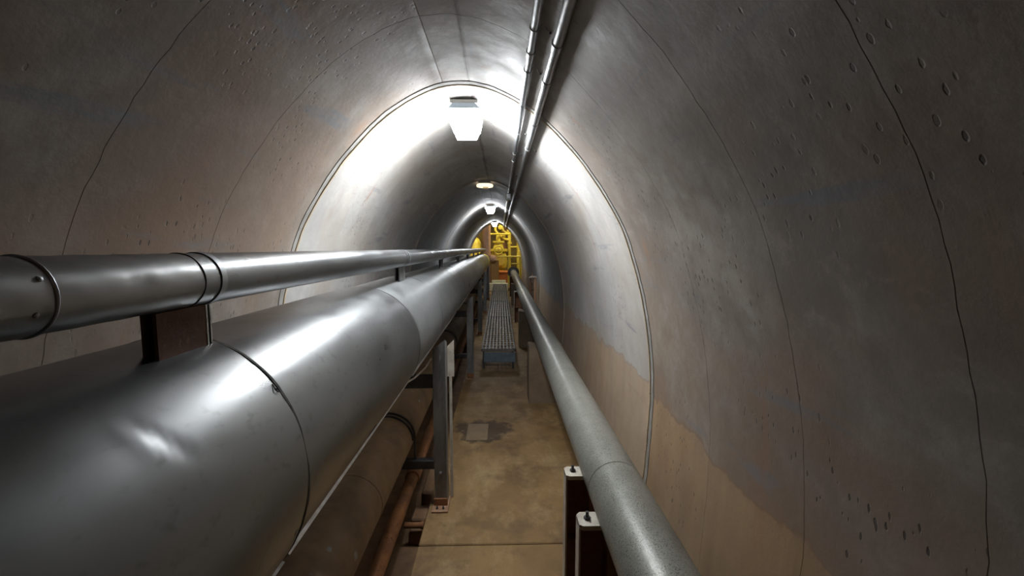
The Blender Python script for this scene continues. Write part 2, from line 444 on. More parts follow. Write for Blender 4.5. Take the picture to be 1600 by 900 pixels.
# ------------------------------------------------------------------ cladding pipes on the left
def axis_pipe(x, z0, slope):
    return lambda y: Vector((x, y, z0 - slope * y))
BIGR = .27
big = axis_pipe(-.644, 1.256, .0075)
BP = thing('insulated_main_pipe', 'huge silver metal-clad pipe running along the left side of the tunnel', 'pipe', (-.644, 0, .98))
seams = [-6.8, -3.2, -.62, .825, 2.02, 2.82, 4.2, 5.6, 7.0, 8.4, 9.8, 11.2, 12.6, 14.0, 15.9]
# dents, as (angle deg from +x towards +z, y, size along angle, size along y, depth)
DENTS = [(52 - 2.6 * q, .566 + .0045 * q, 1.9, .007, .0020 + .0006 * (q % 2)) for q in range(7)] + [(54, .54, 4, .04, .001), (46, .555, 7, .016, -.0016), (33, .63, 3, .03, .001)]
TILT = .055
for k, (y0, y1) in enumerate(zip(seams, seams[1:])):
    near = -.7 < y0 < 2.5
    nu = 144 if near else 56
    ny = max(2, int((y1 - y0) / (.012 if k == 2 else .3)))
    rings = []
    for j in range(ny + 1):
        yb_ = y0 + .0025 + (y1 - y0 - .005) * j / ny; ring = []
        flare = .0035 * (j / ny)                                    # each sheet laps the next
        for i in range(nu):
            a = 2 * math.pi * i / nu; d = 0
            tl = TILT * max(0, math.sin(a)) ** 1.5
            y = yb_ + (tl * j / ny if k == 2 else (tl * (1 - j / ny) if k == 3 else 0)); c = big(y)
            if near:
                ad = math.degrees(a); ad = ad - 360 if ad > 180 else ad
                for (da, dy, sa, sy, dep) in DENTS:
                    d -= dep * math.exp(-((ad - da) / sa) ** 2 - ((y - dy) / sy) ** 2)
                d += .0012 * math.sin(ad * .09 + k * 2 + y * 3.1)
            r = BIGR + flare - .0015 + d
            ring.append((c.x + r * math.cos(a), y, c.z + r * math.sin(a)))
        rings.append(ring)
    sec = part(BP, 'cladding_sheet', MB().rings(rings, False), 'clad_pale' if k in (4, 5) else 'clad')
    # folded long edge of the sheet at its lower right
    la = math.radians((-35 + (3, -2, 2.5, -3, 1.5, -1)[k % 6]))
    lap = MB(); rr = []
    ya, yb = y0 + .02, y1 - .03
    for y in (ya, (ya + yb) / 2, yb):
        c = big(y); e = Vector((math.cos(la), 0, math.sin(la))); t = Vector((-math.sin(la), 0, math.cos(la)))
        rr.append([c + e * (BIGR - .004) - t * .003, c + e * (BIGR + .007) - t * .0035, c + e * (BIGR + .007), c + e * (BIGR - .004)])
    part(sec, 'folded_edge', lap.rings(rr, True), 'lip', 'bright folded edge of the sheet')
for k, y in enumerate(seams[1:-1]):
    c = big(y); r = random.Random(k); js = [r.uniform(-1, 1) for _ in range(73)]; js[72] = js[0]
    tl = [(TILT * max(0, math.sin(2 * math.pi * i / 72)) ** 1.5 if k == 2 else 0) for i in range(72)]
    rings = []
    for (dy, rad) in ((-.005, BIGR - .006), (-.0045, BIGR + .0026), (.0030, BIGR + .0026), (.0035, BIGR - .006)):
        rings.append([(c.x + rad * math.cos(2 * math.pi * i / 72), y + dy + tl[i] + .0018 * js[i], c.z + rad * math.sin(2 * math.pi * i / 72)) for i in range(72)])
    dark = k == 2
    part(BP, 'seam_ring', MB().rings(rings, False, True), 'seam_dark' if dark else 'clad_old', 'dark sealed seam round the pipe' if dark else None)
# wire tail on the dark seam
c = big(.80)
def onbig(ad, y, r=BIGR): a = math.radians(ad); c = big(y); return (c.x + r * math.cos(a), y, c.z + r * math.sin(a))
part(BP, 'wire_tail', MB().tube([onbig(42, .845, BIGR + .002), onbig(39.5, .836, BIGR + .004), onbig(38, .838, BIGR + .005), onbig(38.5, .845, BIGR + .004), onbig(40, .842, BIGR + .002)], .0012, 6), 'seam_dark')
# little rivets along the dark seam
for ad in (80, -20):
    p = Vector(onbig(ad, .90 if ad > 0 else .80, BIGR - .001)); nn = (p - big(p.y)).normalized()
    part(BP, 'rivet', MB().lathe(p, nn, [(0, .005), (.003, .0045), (.0045, .002)], 8), 'lip')
c = big(14.2)
part(BP, 'yellow_band', MB().lathe((c.x, 14.25, c.z), (0, 1, 0), [(0, BIGR), (0, BIGR + .006), (.5, BIGR + .006), (.5, BIGR)], 40), 'yellow', 'yellow painted band at the far end')
c = big(10.1)
part(BP, 'yellow_mark', MB().lathe((c.x, 10.1, c.z), (0, 1, 0), [(0, BIGR), (0, BIGR + .003), (.07, BIGR + .003), (.07, BIGR)], 40), 'yellow')

SMR = .0489
small = axis_pipe(-.575, 1.642, .0068)
SP = thing('clad_branch_pipe', 'slimmer silver clad pipe carried on brackets above the huge silver pipe', 'pipe', (-.575, 0, 1.58))
sb = [-6.8, -1.0, .535, .800, 2.52, 3.9, 5.4, 6.9, 8.4, 9.9, 11.4, 13, 14.5, 16.3]
for k, (y0, y1) in enumerate(zip(sb, sb[1:])):
    ny = max(2, int((y1 - y0) / (.02 if k in (1, 2) else .3))); rings = []
    for j in range(ny + 1):
        y = y0 + .001 + (y1 - y0 - .002) * j / ny; c = small(y); ring = []
        for i in range(48):
            a = 2 * math.pi * i / 48; d = 0
            if k in (1, 2):
                ad = math.degrees(a); ad = ad - 360 if ad > 180 else ad
                d = -.0025 * math.exp(-((ad - 2) / 14) ** 2 - ((y - .655) / .007) ** 2) + .0004 * math.sin(y * 90 + ad * .1)
            ring.append((c.x + (SMR + d) * math.cos(a), y, c.z + (SMR + d) * math.sin(a)))
        rings.append(ring)
    part(SP, 'cladding_tube', MB().rings(rings, False), 'clad_old' if k < 3 else 'clad')
for k, y in enumerate(sb[1:-1]):
    c = small(y); w = .006 if k != 1 else .004
    part(SP, 'swage_ring', MB().tube([(c.x + (SMR + .0003) * math.cos(2 * math.pi * i / 40), y, c.z + (SMR + .0003) * math.sin(2 * math.pi * i / 40)) for i in range(40)], .0022 if k == 1 else .0013, 8, False, True),
         'galv' if k == 1 else ('seam_dark' if k == 2 else 'clad'))
for (ad, y, m) in ((28, .522, 'galv'), (-22, .512, 'clad_old')):
    a = math.radians(ad); c = small(y); p = c + Vector((math.cos(a), 0, math.sin(a))) * (SMR - .001)
    part(SP, 'rivet', MB().lathe(p, (math.cos(a), 0, math.sin(a)), [(0, .004), (.002, .0035), (.003, .0015)], 10), m)

# saddle brackets that carry the slim pipe on top of the big one
ordn = ['nearest', 'second', 'third', 'fourth', 'fifth', 'sixth', 'seventh', 'eighth', 'ninth', 'tenth']
by = [.852 + 1.74 * k for k in range(9)]
for k, y in enumerate(by):
    s = small(y); c = big(y); w = .010
    def foot(x): return c.z + math.sqrt((BIGR + .0028) ** 2 - (x - c.x) ** 2)
    lab = ('rusty brown saddle bracket with bright strap, nearest of those on the huge pipe' if k == 0 else
           'white-lit saddle bracket, second along the huge pipe' if k == 1 else ordn[k] + ' saddle bracket from the viewer between the two silver pipes')
    t = thing('saddle_bracket', lab, 'bracket', (s.x, y, foot(s.x)), 'saddle brackets on the huge pipe')
    L = .125
    web = MB()
    for sx in (-1, 1):
        x0_, x1_ = s.x + sx * w - .003, s.x + sx * w + .003
        ztop = s.z - math.sqrt(max(SMR ** 2 - (w) ** 2, 0)) - .0005
        web.rings([[(x0_, yy, foot(x0_)), (x1_, yy, foot(x1_)), (x1_, yy, ztop), (x0_, yy, ztop)] for yy in (y - L, y)])
    part(t, 'side_plate', web, 'rust_steel' if k == 0 else 'steel')
    ge = MB()
    for yy in (y - .004, y + .006):
        xs = [s.x - w - .004, s.x - w / 2, s.x, s.x + w / 2, s.x + w + .004]
        ring = [(x, foot(x)) for x in xs] + [(x, s.z - math.sqrt(max((SMR + .0008) ** 2 - (x - s.x) ** 2, 0))) for x in reversed(xs)]
        ge.prism([(x, yy, z) for x, z in ring], (0, .004, 0))
    part(t, 'end_plate', ge, 'lip')
    st = MB(); rings = []
    for (dy, rad) in ((-.007, SMR + .0002), (-.007, SMR + .0022), (.009, SMR + .0022), (.009, SMR + .0002)):
        rings.append([(s.x + rad * math.cos(2 * math.pi * i / 40), y + dy, s.z + rad * math.sin(2 * math.pi * i / 40)) for i in range(40)])
    part(t, 'strap', st.rings(rings, False, True), 'galv')

# ------------------------------------------------------------------ lower pipes in the trench
LP = thing('brown_wrapped_pipe', 'thick dirty brown pipe under the huge silver pipe', 'pipe', (-.72, 0, .31))
LR = .15
part(LP, 'pipe_barrel', MB().lathe((-.72, -6.8, .46), (0, 1, 0), [(0, LR), (9.2, LR), (9.21, LR + .001), (22.5, LR)], 56), 'brown_pipe')
for y in (-.3, 2.02, 5.2, 8.0, 10.6):
    part(LP, 'joint_band', MB().lathe((-.72, y, .46), (0, 1, 0), [(0, LR), (.003, LR + .003), (.027, LR + .003), (.03, LR)], 56), 'brown_pipe')
part(LP, 'end_flange', MB().lathe((-.72, 15.7, .46), (0, 1, 0), [(0, LR), (0, LR + .07), (.05, LR + .07), (.05, LR)], 32), 'rust_steel')
RP = thing('rusty_drain_pipe', 'thin orange rusty pipe low in the trench beside the walkway', 'pipe', (-.613, 0, .06))
part(RP, 'pipe_barrel', MB().lathe((-.613, -6.8, .1), (0, 1, 0), [(0, .04), (9.6, .04), (9.62, .042), (9.66, .042), (9.67, .04), (22.5, .04)], 24), 'rust_pipe')
part(RP, 'coupling', MB().lathe((-.613, 2.92, .1), (0, 1, 0), [(0, .04), (.005, .05), (.11, .05), (.115, .04)], 24), 'rust_pipe')
for y in (-1.0, 1.35, 4.4, 7.5, 10.5, 13.5):
    single('pipe_chock', MB().box((-.66, y, -.165), (-.57, y + .08, .0615), .008), 'trench',
           'concrete chock under the thin rusty pipe, ' + {-1.0: 'behind the viewer', 1.35: 'closest in view', 4.4: 'just past the nearest post', 7.5: 'in the dark past the second post', 10.5: 'in the far dark', 13.5: 'farthest of all'}[y],
           'chock', (-.613, y + .04, -.165), 'pipe chocks')
st = thing('pipe_stub', 'short capped rusty pipe stub poking towards the walkway from the thin rusty pipe', 'pipe stub', (-.52, 2.60, -.05))
part(st, 'stub_tube', MB().lathe((-.60, 2.60, -.03), (1, 0, 0), [(0, .018), (.11, .018)], 16), 'rust_pipe')
part(st, 'end_cap', MB().lathe((-.497, 2.60, -.03), (1, 0, 0), [(0, .024), (.018, .024), (.021, .018)], 16), 'rust_pipe')

# ------------------------------------------------------------------ steel pipe stands on the left
sy = [2.745, 5.56, 8.3, 11.0, 13.7]
for k, y in enumerate(sy):
    lab = ['nearest worn steel channel post at the walkway edge, pointed top and rusty foot', 'second grey steel post under the huge pipe, beside the walkway grating start',
           'third steel post along the huge pipe', 'fourth steel post along the huge pipe', 'farthest steel post along the huge pipe'][k]
    t = thing('pipe_stand', lab, 'steel stand', (-.40, y, 0), 'pipe stands')
    xa, xb = -.432, -.352
    # front face of the channel: web towards the viewer, slanted cut
    zl, zr = 1.045, 1.105
    if k: zl, zr = 1.0, 1.06
    web = MB().prism([(xa, y, .012), (xb, y, .012), (xb, y, zr), (xa, y, zl)], (0, .007, 0))
    part(t, 'channel_web', web, 'steel')
    part(t, 'channel_flange', MB().prism([(xb - .007, y + .007, .012), (xb - .007, y + .09, .012), (xb - .007, y + .09, zr - .03), (xb - .007, y + .007, zr)], (.007, 0, 0)), 'steel')
    part(t, 'channel_flange', MB().prism([(xa, y + .007, .012), (xa, y + .09, .012), (xa, y + .09, zl - .03), (xa, y + .007, zl)], (.007, 0, 0)), 'steel')
    if k == 0:
        part(t, 'side_plate', MB().prism([(xb + .001, y + .10, .84), (xb + .046, y + .10, .84), (xb + .046, y + .10, 1.085), (xb + .001, y + .10, 1.04)], (0, .008, 0)), 'cream', 'pale plate beside the post top, coloured as if lamplit')  # cream colour stands for lamplight on the channel's inner flange face
        part(t, 'side_strip', MB().box((xb + .012, y + .098, .012), (xb + .03, y + .106, .84)), 'cream')
    part(t, 'base_plate', MB().box((xa - .012, y - .075, -.002), (xb + .012, y + .11, .012), .002), 'base_plate', 'rusted base plate')
    part(t, 'base_cleat', MB().box((xa - .006, y - .012, .012), (xb + .004, y - .0005, .06), .002), 'rust_pipe')
    for bx in (xa + .02, xb - .02):
        part(t, 'bolt', MB().lathe((bx, y - .045, .012), (0, 0, 1), [(0, .008), (.008, .008), (.008, .004), (.018, .004)], 6), 'dark_steel')
    part(t, 'bolt', MB().lathe(((xa + xb) / 2, y, .23), (0, -1, 0), [(0, .011), (.008, .011), (.008, .005), (.016, .005)], 6), 'steel')
    # cross beams, rear post, shoe under the big pipe
    part(t, 'lower_beam', MB().box((-1.0, y + .008, .25), (xa, y + .06, .308), .003), 'dark_steel')
    part(t, 'upper_beam', MB().box((-1.0, y + .008, .79), (xa, y + .075, .865), .003), 'dark_steel')
    part(t, 'rear_post', MB().box((-1.03, y + .005, -.16), (-.97, y + .085, 1.0), .003), 'dark_steel')
    zb = big(y).z - BIGR
    part(t, 'pipe_shoe', MB().box((-.72, y - .03, .865), (-.57, y + .11, zb - .001), .004), 'dark_steel')
    # U-bolt over the brown pipe
    ub = MB(); pts = [(-.72 - LR - .009, y + .034, .24)] + [(-.72 + (LR + .009) * math.cos(a), y + .034, .46 + (LR + .009) * math.sin(a)) for a in [math.pi - math.pi * i / 18 for i in range(19)]] + [(-.72 + LR + .009, y + .034, .24)]
    part(t, 'u_bolt', ub.tube(pts, .007, 8), 'dark_steel')
    ub = MB(); pts = [(p[0], p[1] - .05, p[2]) for p in pts[1:-1]]
    part(t, 'pipe_band', ub.tube(pts, .007, 8), 'dark_steel')
# loose cable hanging under the big pipe by the nearest post
single('loose_cable', MB().tube([(-.60, 2.3, .945), (-.56, 2.45, .91), (-.52, 2.6, .905), (-.47, 2.70, .94), (-.44, 2.735, .99)], .006, 8), 'cream',
       'thin pale cable sagging under the huge pipe behind the nearest post', 'cable', (-.52, 2.6, .905))

# ------------------------------------------------------------------ grey pipe on the right with its supports
GR = .113; GX, GZ = .472, .706
GP = thing('grey_handrail_high_pipe', 'speckled grey painted pipe along the right side of the walkway', 'pipe', (GX, 0, GZ - GR))
GP.name = 'grey_service_pipe'
gs = [-6.8, -1.2, 1.716, 7.9, 12.2, 16.0]
for y0, y1 in zip(gs, gs[1:]):
    part(GP, 'pipe_length', MB().lathe((GX, y0 + .0012, GZ), (0, 1, 0), [(0, GR - .002), (.002, GR), (y1 - y0 - .0044, GR), (y1 - y0 - .0024, GR - .002)], 72), 'grey_pipe')
for y in gs[1:-1]:
    part(GP, 'joint_ring', MB().lathe((GX, y - .004, GZ), (0, 1, 0), [(0, GR - .006), (0, GR - .0012), (.008, GR - .0012), (.008, GR - .006)], 72), 'seam_dark')
part(GP, 'end_flange', MB().lathe((GX, 16.0, GZ), (0, 1, 0), [(0, GR), (0, GR + .09), (.06, GR + .09), (.06, GR + .03), (.16, GR + .03), (.16, GR + .1), (.22, GR + .1), (.22, .02)], 32), 'black', 'black flange at the far end')
for (y, l) in ((4.62, 'nearer brown concrete block under the grey pipe'), (7.23, 'second brown concrete block under the grey pipe, beside the grating'), (12.4, 'farthest concrete block under the grey pipe')):
    top = .60
    b = MB().rings([[(.302, yy, 0), (.68, yy, 0), (.68, yy, top), (.57, yy, top), (.53, yy, top - .012), (.472, yy, top - .016), (.42, yy, top - .012), (.38, yy, top), (.312, yy, top + .012), (.302, yy, top)] for yy in (y, y + .30)])
    single('pipe_block', b, 'block', l, 'concrete block', (.5, y, 0), 'concrete pipe blocks', 20)
def channel_stand(y, label, mirror=False, ztop=.665, xl=.298, group='rusty channel stands'):
    t = thing('channel_stand', label, 'steel stand', (xl, y, 0), group)
    # C channel standing on end, open to the viewer, cream-edged
    xr = GX - .035
    part(t, 'web', MB().box((xl, y + .062, .0), (xr, y + .07, ztop - .02)), 'rust_steel')
    part(t, 'front_edge', MB().box((xl - .004, y, .0), (xl + .003, y + .07, ztop - .012), .001), 'cream', 'cream painted edge')
    part(t, 'inner_flange', MB().box((xl + .003, y, .0), (xl + .006, y + .062, ztop - .02)), 'rust_steel')
    part(t, 'mid_stiffener', MB().box((xl + .006, y + .01, .33), (xr, y + .062, .338)), 'rust_steel')
    cap = [(xl - .004, y - .004, ztop - .02), (xl + .010, y - .014, ztop - .02), (GX - GR * .8, y - .014, ztop - .02), (GX - GR * .8, y + .075, ztop - .02), (xl + .010, y + .075, ztop - .02), (xl - .004, y + .06, ztop - .02)]
    part(t, 'top_plate', MB().prism(cap, (0, 0, .018)), 'cream', 'flaking cream top plate')
    part(t, 'bolt', MB().lathe((xl + .032, y + .03, ztop - .002), (0, 0, 1), [(0, .013), (.010, .013), (.010, .006), (.030, .006)], 6), 'black')
    part(t, 'saddle', MB().box((GX - .07, y + .0, .0), (GX + .07, y + .065, GZ - GR - .002), .003), 'rust_steel')
    return t
channel_stand(1.905, 'rusty channel stand with cream top and bolt, second from the viewer under grey pipe')
channel_stand(1.565, 'rusty steel channel stand with cream top, closest to the viewer under the grey pipe', ztop=.655)
channel_stand(9.6, 'rusty channel stand under the grey pipe beyond the concrete blocks', ztop=.70)
channel_stand(14.5, 'farthest rusty channel stand under the grey pipe', ztop=.70)
# taller wall bracket to the right of the grey pipe
t = thing('wall_bracket_post', 'tall rusty post with cream cross top between the grey pipe and right wall', 'post', (.68, 9.0, 0))
part(t, 'post', MB().box((.685, 9.0, 0), (.73, 9.05, 1.06), .004), 'pink')
part(t, 'inner_post', MB().box((.60, 9.0, 0), (.63, 9.05, 1.04), .004), 'rust_steel')
part(t, 'cross_top', MB().prism([(.575, 8.99, 1.03), (.62, 8.99, 1.065), (.72, 8.99, 1.065), (.76, 8.99, 1.04), (.72, 8.99, 1.04), (.62, 8.99, 1.04)], (0, .07, 0)), 'cream')
part(t, 'bolt', MB().lathe((.655, 9.03, 1.06), (0, 0, 1), [(0, .02), (.03, .02), (.03, .008), (.08, .008)], 8), 'rust_steel')
for i in range(6):
    part(t, 'rung', MB().box((.63, 9.01, .25 + .13 * i), (.685, 9.03, .27 + .13 * i)), 'rust_steel')

# ------------------------------------------------------------------ raised grating walkway
gy = [5.95, 8.72, 11.3, 13.8, 16.2]
GXa, GXb, GZt = -.266, .200, .286
for k, (y0, y1) in enumerate(zip(gy, gy[1:])):
    t = thing('grating_platform', ['raised steel grating panel with blue-grey toe plate, nearest on the walkway', 'second steel grating panel along the walkway', 'third steel grating panel along the walkway', 'farthest steel grating panel, before the yellow chamber'][k],
              'grating', (-.03, y0, 0), 'grating panels')
    y1 -= .02
    bars = MB(); nb = 10
    for i in range(nb):
        x = GXa + .01 + (GXb - GXa - .02) * i / (nb - 1)
        bars.box((x - .008, y0 + .01, GZt - .03), (x + .008, y1 - .01, GZt))
    part(t, 'bearing_bars', bars, 'grate', kind='stuff', smooth=False)
    cr = MB(); y = y0 + .06
    while y < y1 - .02:
        cr.box((GXa + .01, y - .009, GZt - .012), (GXb - .01, y + .009, GZt - .001)); y += .15
    part(t, 'cross_bars', cr, 'grate', kind='stuff', smooth=False)
    fr = MB()
    fr.box((GXa, y0, GZt - .04), (GXa + .008, y1, GZt)); fr.box((GXb - .008, y0, GZt - .04), (GXb, y1, GZt))
    fr.box((GXa, y0, GZt - .04), (GXb, y0 + .008, GZt)); fr.box((GXa, y1 - .008, GZt - .04), (GXb, y1, GZt))
    part(t, 'frame', fr, 'grate')
    for (x, yy) in ((GXa + .02, y0 + .02), (GXb - .045, y0 + .02), (GXa + .02, y1 - .05), (GXb - .045, y1 - .05)):
        part(t, 'leg', MB().box((x, yy, 0), (x + .025, yy + .025, GZt - .04)), 'dark_steel')
    if k == 0:
        part(t, 'toe_plate', MB().box((GXa + .035, y0 + .002, .10), (GXb, y0 + .010, GZt - .055), .002), 'blue', 'worn blue-grey toe plate')

# ------------------------------------------------------------------ conduits along the vault
def conduit(name, x, r, mat, label, couplings, clips):
    z = wall_z(x) - r - .010
    t = thing(name, label, 'conduit', (x, 0, z))
    ys = [-6.8] + couplings + [16.3]
    for y0, y1 in zip(ys, ys[1:]):
        part(t, 'tube', MB().lathe((x, y0, z), (0, 1, 0), [(0, r), (y1 - y0, r)], 20), mat)
    for y in couplings:
        part(t, 'coupling', MB().lathe((x, y - .022, z), (0, 1, 0), [(0, r), (.001, r + .0028), (.043, r + .0028), (.044, r)], 20), mat)
    for y in clips:
        zz = wall_z(x)
        cl = MB().tube([(x + (r + .0015) * math.cos(a), y, z + (r + .0015) * math.sin(a)) for a in [2 * math.pi * i / 20 for i in range(20)]], .0016, 6, False, True)
        part(t, 'clip', cl, 'clip')
        part(t, 'clip_tail', MB().tube([(x + r + .001, y, z + .004), (x + r + .016, y + .006, z + .012), (x + r + .028, y + .004, wall_z(x + r + .03) - .008), (x + r + .036, y + .012, wall_z(x + r + .036) - .001)], .0018, 6), 'clip')
        part(t, 'clip_plug', MB().lathe((x + r + .036, y + .012, wall_z(x + r + .036) - .006), (0, 0, 1), [(0, .004), (.007, .004)], 8), 'seam_dark')
    return t
conduit('conduit_tube', .107, .0135, 'galv', 'bright thin galvanised conduit on the vault, the left of the two', [1.62, 2.20, 3.6, 5.2, 7.6, 10.4, 13.4], [1.43, 1.76, 2.7, 3.3, 4.3, 6.4, 9.0, 12.0])
conduit('conduit_tube', .178, .0165, 'galv_dull', 'duller thick conduit on the vault, the right of the two', [1.44, 1.75, 2.34, 4.4, 7.4, 10.3, 13.2], [2.9, 5.6, 8.2, 11.5])
jb = thing('junction_box', 'small bright junction box on the thin conduit deep in the vault', 'junction box', (.10, 5.6, 2.3))
part(jb, 'box_body', MB().box((.072, 5.55, 2.275), (.132, 5.72, 2.335), .006), 'galv')
part(jb, 'box_lid', MB().box((.068, 5.545, 2.262), (.136, 5.725, 2.275), .003), 'galv')
part(jb, 'gland', MB().lathe((.102, 5.72, 2.30), (0, 1, 0), [(0, .02), (.03, .02), (.035, .014)], 12), 'dark_steel')

# ------------------------------------------------------------------ bulkhead lamps under the crown
LX = -.195
def lamp(y, label, lit=True, L=.26, glow='glow'):
    zc = wall_z(LX)
    t = thing('bulkhead_lamp', label, 'lamp', (LX, y, zc - .01), 'bulkhead lamps')
    part(t, 'mount_plate', MB().box((LX - .075, y + .0, zc - .030), (LX + .075, y + L, zc - .012), .003), 'lamp_plate')
    if not lit:
        part(t, 'oval_base', MB().rings([[(LX + rx * math.cos(2 * math.pi * i / 32), y + .13 + ry * math.sin(2 * math.pi * i / 32), z) for i in range(32)] for (rx, ry, z) in ((.10, .12, zc - .03), (.105, .125, zc - .045), (.10, .12, zc - .06))]), 'glow_dim')
        part(t, 'bulb_holder', MB().lathe((LX + .01, y + .13, zc - .06), (0, 0, -1), [(0, .035), (.02, .035), (.03, .02)], 16), 'lamp_dead')
        return t
    def sect(w0, z0, w1, z1, ya, yb, ins):
        return [[(LX - w0, ya, z0), (LX + w0, ya, z0), (LX + w0, yb, z0), (LX - w0, yb, z0)], [(LX - w1, ya + ins, z1), (LX + w1, ya + ins, z1), (LX + w1, yb - ins, z1), (LX - w1, yb - ins, z1)]]
    part(t, 'housing', MB().rings(sect(.060, zc - .030, .086, zc - .058, y, y + L, 0)), 'lamp_body', 'pale blue housing')
    r = []
    for (w, z, ins) in ((.088, zc - .0582, 0), (.088, zc - .075, 0), (.078, zc - .125, .008), (.069, zc - .14, .012), (.056, zc - .172, .03)):
        r.append([(LX - w, y + ins, z), (LX + w, y + ins, z), (LX + w, y + L - ins, z), (LX - w, y + L - ins, z)])
    df = part(t, 'diffuser', MB().rings(r), glow, 'glowing white diffuser', ang=20)
    df.data.materials.append(M[glow + '_end']); df.data.materials.append(M[glow + '_base'])   # frosted end panes and base pane
    for p in df.data.polygons:
        p.material_index = 2 if p.normal.z < -.9 else (1 if abs(p.normal.y) > .6 else 0)
    for sx in (-1, 1):
        part(t, 'latch', MB().box((LX + sx * .097 - .008, y + .05, zc - .09), (LX + sx * .097 + .008, y + .08, zc - .05), .002), 'galv')
    part(t, 'cable_gland', MB().lathe((LX + .087, y + .13, zc - .044), (1, 0, 0), [(0, .012), (.03, .012), (.034, .007), (.05, .007)], 12), 'lamp_body')
    return t
lamp(2.45, 'big glowing lamp under the crown, nearest to the viewer')
lamp(5.52, 'dim cream oval lamp, second under the crown', False)
lamp(8.56, 'small glowing lamp, third under the crown', glow='glow_weak')
lamp(14.6, 'tiny glowing lamp, last under the crown before the yellow chamber', glow='glow_weak')

M['glow_fill'] = emat('amber_fill_glass', (1.0, .60, .32), 9.0)  # added fill, out of view, that warms the near walls
for _q in ('_end', '_base'): M['glow_fill' + _q] = M['glow_fill']
lamp(-4.6, 'added amber fill lamp under the crown, unseen behind the viewer', glow='glow_fill')

# ------------------------------------------------------------------ yellow machine chamber at the far end
CY1 = 20.5
def slab_wall(name, label, a, b, mat='ochre'): return struct(name, label, 'wall', MB().box(a, b), mat)
slab_wall('wall_chamber_back', 'ochre back wall of the machine chamber', (-2.2, CY1, -.3), (2.4, CY1 + .1, 3.6))
slab_wall('wall_chamber_left', 'left wall of the machine chamber', (-2.3, END + .11, -.3), (-2.2, CY1, 3.6))
slab_wall('wall_chamber_right', 'right wall of the machine chamber', (2.4, END + .11, -.3), (2.5, CY1, 3.6))
c_ = struct('ceiling', 'ceiling slab of the machine chamber', 'ceiling', MB().box((-2.2, END + .11, 3.5), (2.4, CY1, 3.6)), 'ochre')
f_ = struct('floor_chamber', 'floor of the machine chamber', 'floor', MB().box((-2.2, END + .11, -.3), (2.4, CY1, .1)), 'floor')
# portal wall with the egg-shaped opening
mb = MB(); cx, cz = X0, 1.2
for (yy) in (END, END + .11):
    mb.v += [(x, yy, z) for x, z in outline]
    for x, z in outline:
        dx, dz = x - cx, z - cz; s = min((2.05 / abs(dx)) if abs(dx) > 1e-6 else 1e9, (2.3 / abs(dz)) if abs(dz) > 1e-6 else 1e9)
        mb.v.append((cx + dx * s, yy, max(cz + dz * s, -.26)))
n = len(outline)
for i in range(n - 1):
    for b in (0, 2 * n): mb.f.append((b + i, b + i + 1, b + n + i + 1, b + n + i))
    mb.f.append((i, i + 1, 2 * n + i + 1, 2 * n + i))
struct('wall_portal', 'end wall pierced by the egg-shaped tunnel mouth', 'wall', mb, 'wall_grey')
single('portal_sill', MB().box((-.42, 16.22, .0), (.28, 16.42, .30), .02).box((-.33, 16.42, .0), (.2, 16.52, .40), .02), 'white_sill', 'whitewashed step at the entrance of the yellow chamber', 'step', (-.07, 16.3, 0))
single('orange_pump_bed', MB().box((-.25, 16.9, .1), (.27, 17.4, .62), .03).box((-.28, 16.86, .62), (.30, 17.44, .70), .01), 'orange', 'orange block on the chamber floor behind the step', 'machine base', (0, 17.1, .1))
t = thing('brown_cabinet', 'small brown cabinet at the left of the orange block', 'cabinet', (-.2, 16.8, .1))
part(t, 'body', MB().box((-.36, 16.62, .1), (-.06, 16.85, 1.14), .01), 'umber')
part(t, 'door', MB().box((-.34, 16.61, .7), (-.08, 16.62, 1.12), .003), 'umber')
t = thing('vertical_riser_pipe', 'pinkish vertical pipe rising where the silver pipes end', 'pipe', (-.52, 16.75, .1))
part(t, 'riser', MB().lathe((-.52, 16.75, .1), (0, 0, 1), [(0, .15), (3.4, .15)], 32), 'pink')
part(t, 'elbow_flange', MB().lathe((-.52, 16.75, 1.28), (0, 0, 1), [(0, .15), (0, .2), (.07, .2), (.07, .15)], 32), 'pink')
part(t, 'branch_elbow', MB().tube([(-.40, 16.62, 1.2), (-.32, 16.56, 1.22), (-.26, 16.55, 1.2), (-.22, 16.56, 1.14)], [.11, .125, .13, .11], 20), 'pink')
# yellow valve
t = thing('yellow_gate_valve', 'large yellow valve with handwheel in the chamber', 'valve', (-.08, 17.9, .1))
part(t, 'body', MB().lathe((-.08, 17.9, .7), (0, 0, 1), [(0, .2), (.1, .32), (.35, .36), (.6, .32), (.75, .26), (.75, .36), (.85, .36), (.85, .22), (1.1, .16), (1.1, .24), (1.17, .24), (1.17, .1), (1.5, .08)], 28), 'yellow')
part(t, 'flange', MB().lathe((-.08, 17.42, 1.15), (0, 1, 0), [(0, .05), (0, .27), (.08, .27), (.08, .2), (.2, .2)], 28), 'yellow')
part(t, 'pedestal', MB().box((-.28, 17.7, .1), (.12, 18.1, .74), .03), 'yellow')
part(t, 'handwheel', MB().tube([(-.08 + .16 * math.cos(a), 17.38, 1.5 + .16 * math.sin(a)) for a in [2 * math.pi * i / 24 for i in range(24)]], .022, 8, False, True), 'yellow')
part(t, 'wheel_spoke', MB().box((-.24, 17.37, 1.49), (.08, 17.39, 1.51)).box((-.09, 17.37, 1.34), (-.07, 17.39, 1.66)), 'yellow')
part(t, 'wheel_stem', MB().lathe((-.08, 17.38, 1.5), (0, 1, 0), [(0, .03), (.4, .03)], 10), 'dark_steel')
t = thing('yellow_pipe_frame', 'yellow column of pipes standing to the right of the valve', 'pipework', (.38, 17.9, .1))
part(t, 'column', MB().lathe((.36, 17.9, .1), (0, 0, 1), [(0, .06), (2.15, .06), (2.15, .1), (2.22, .1)], 16), 'yellow')
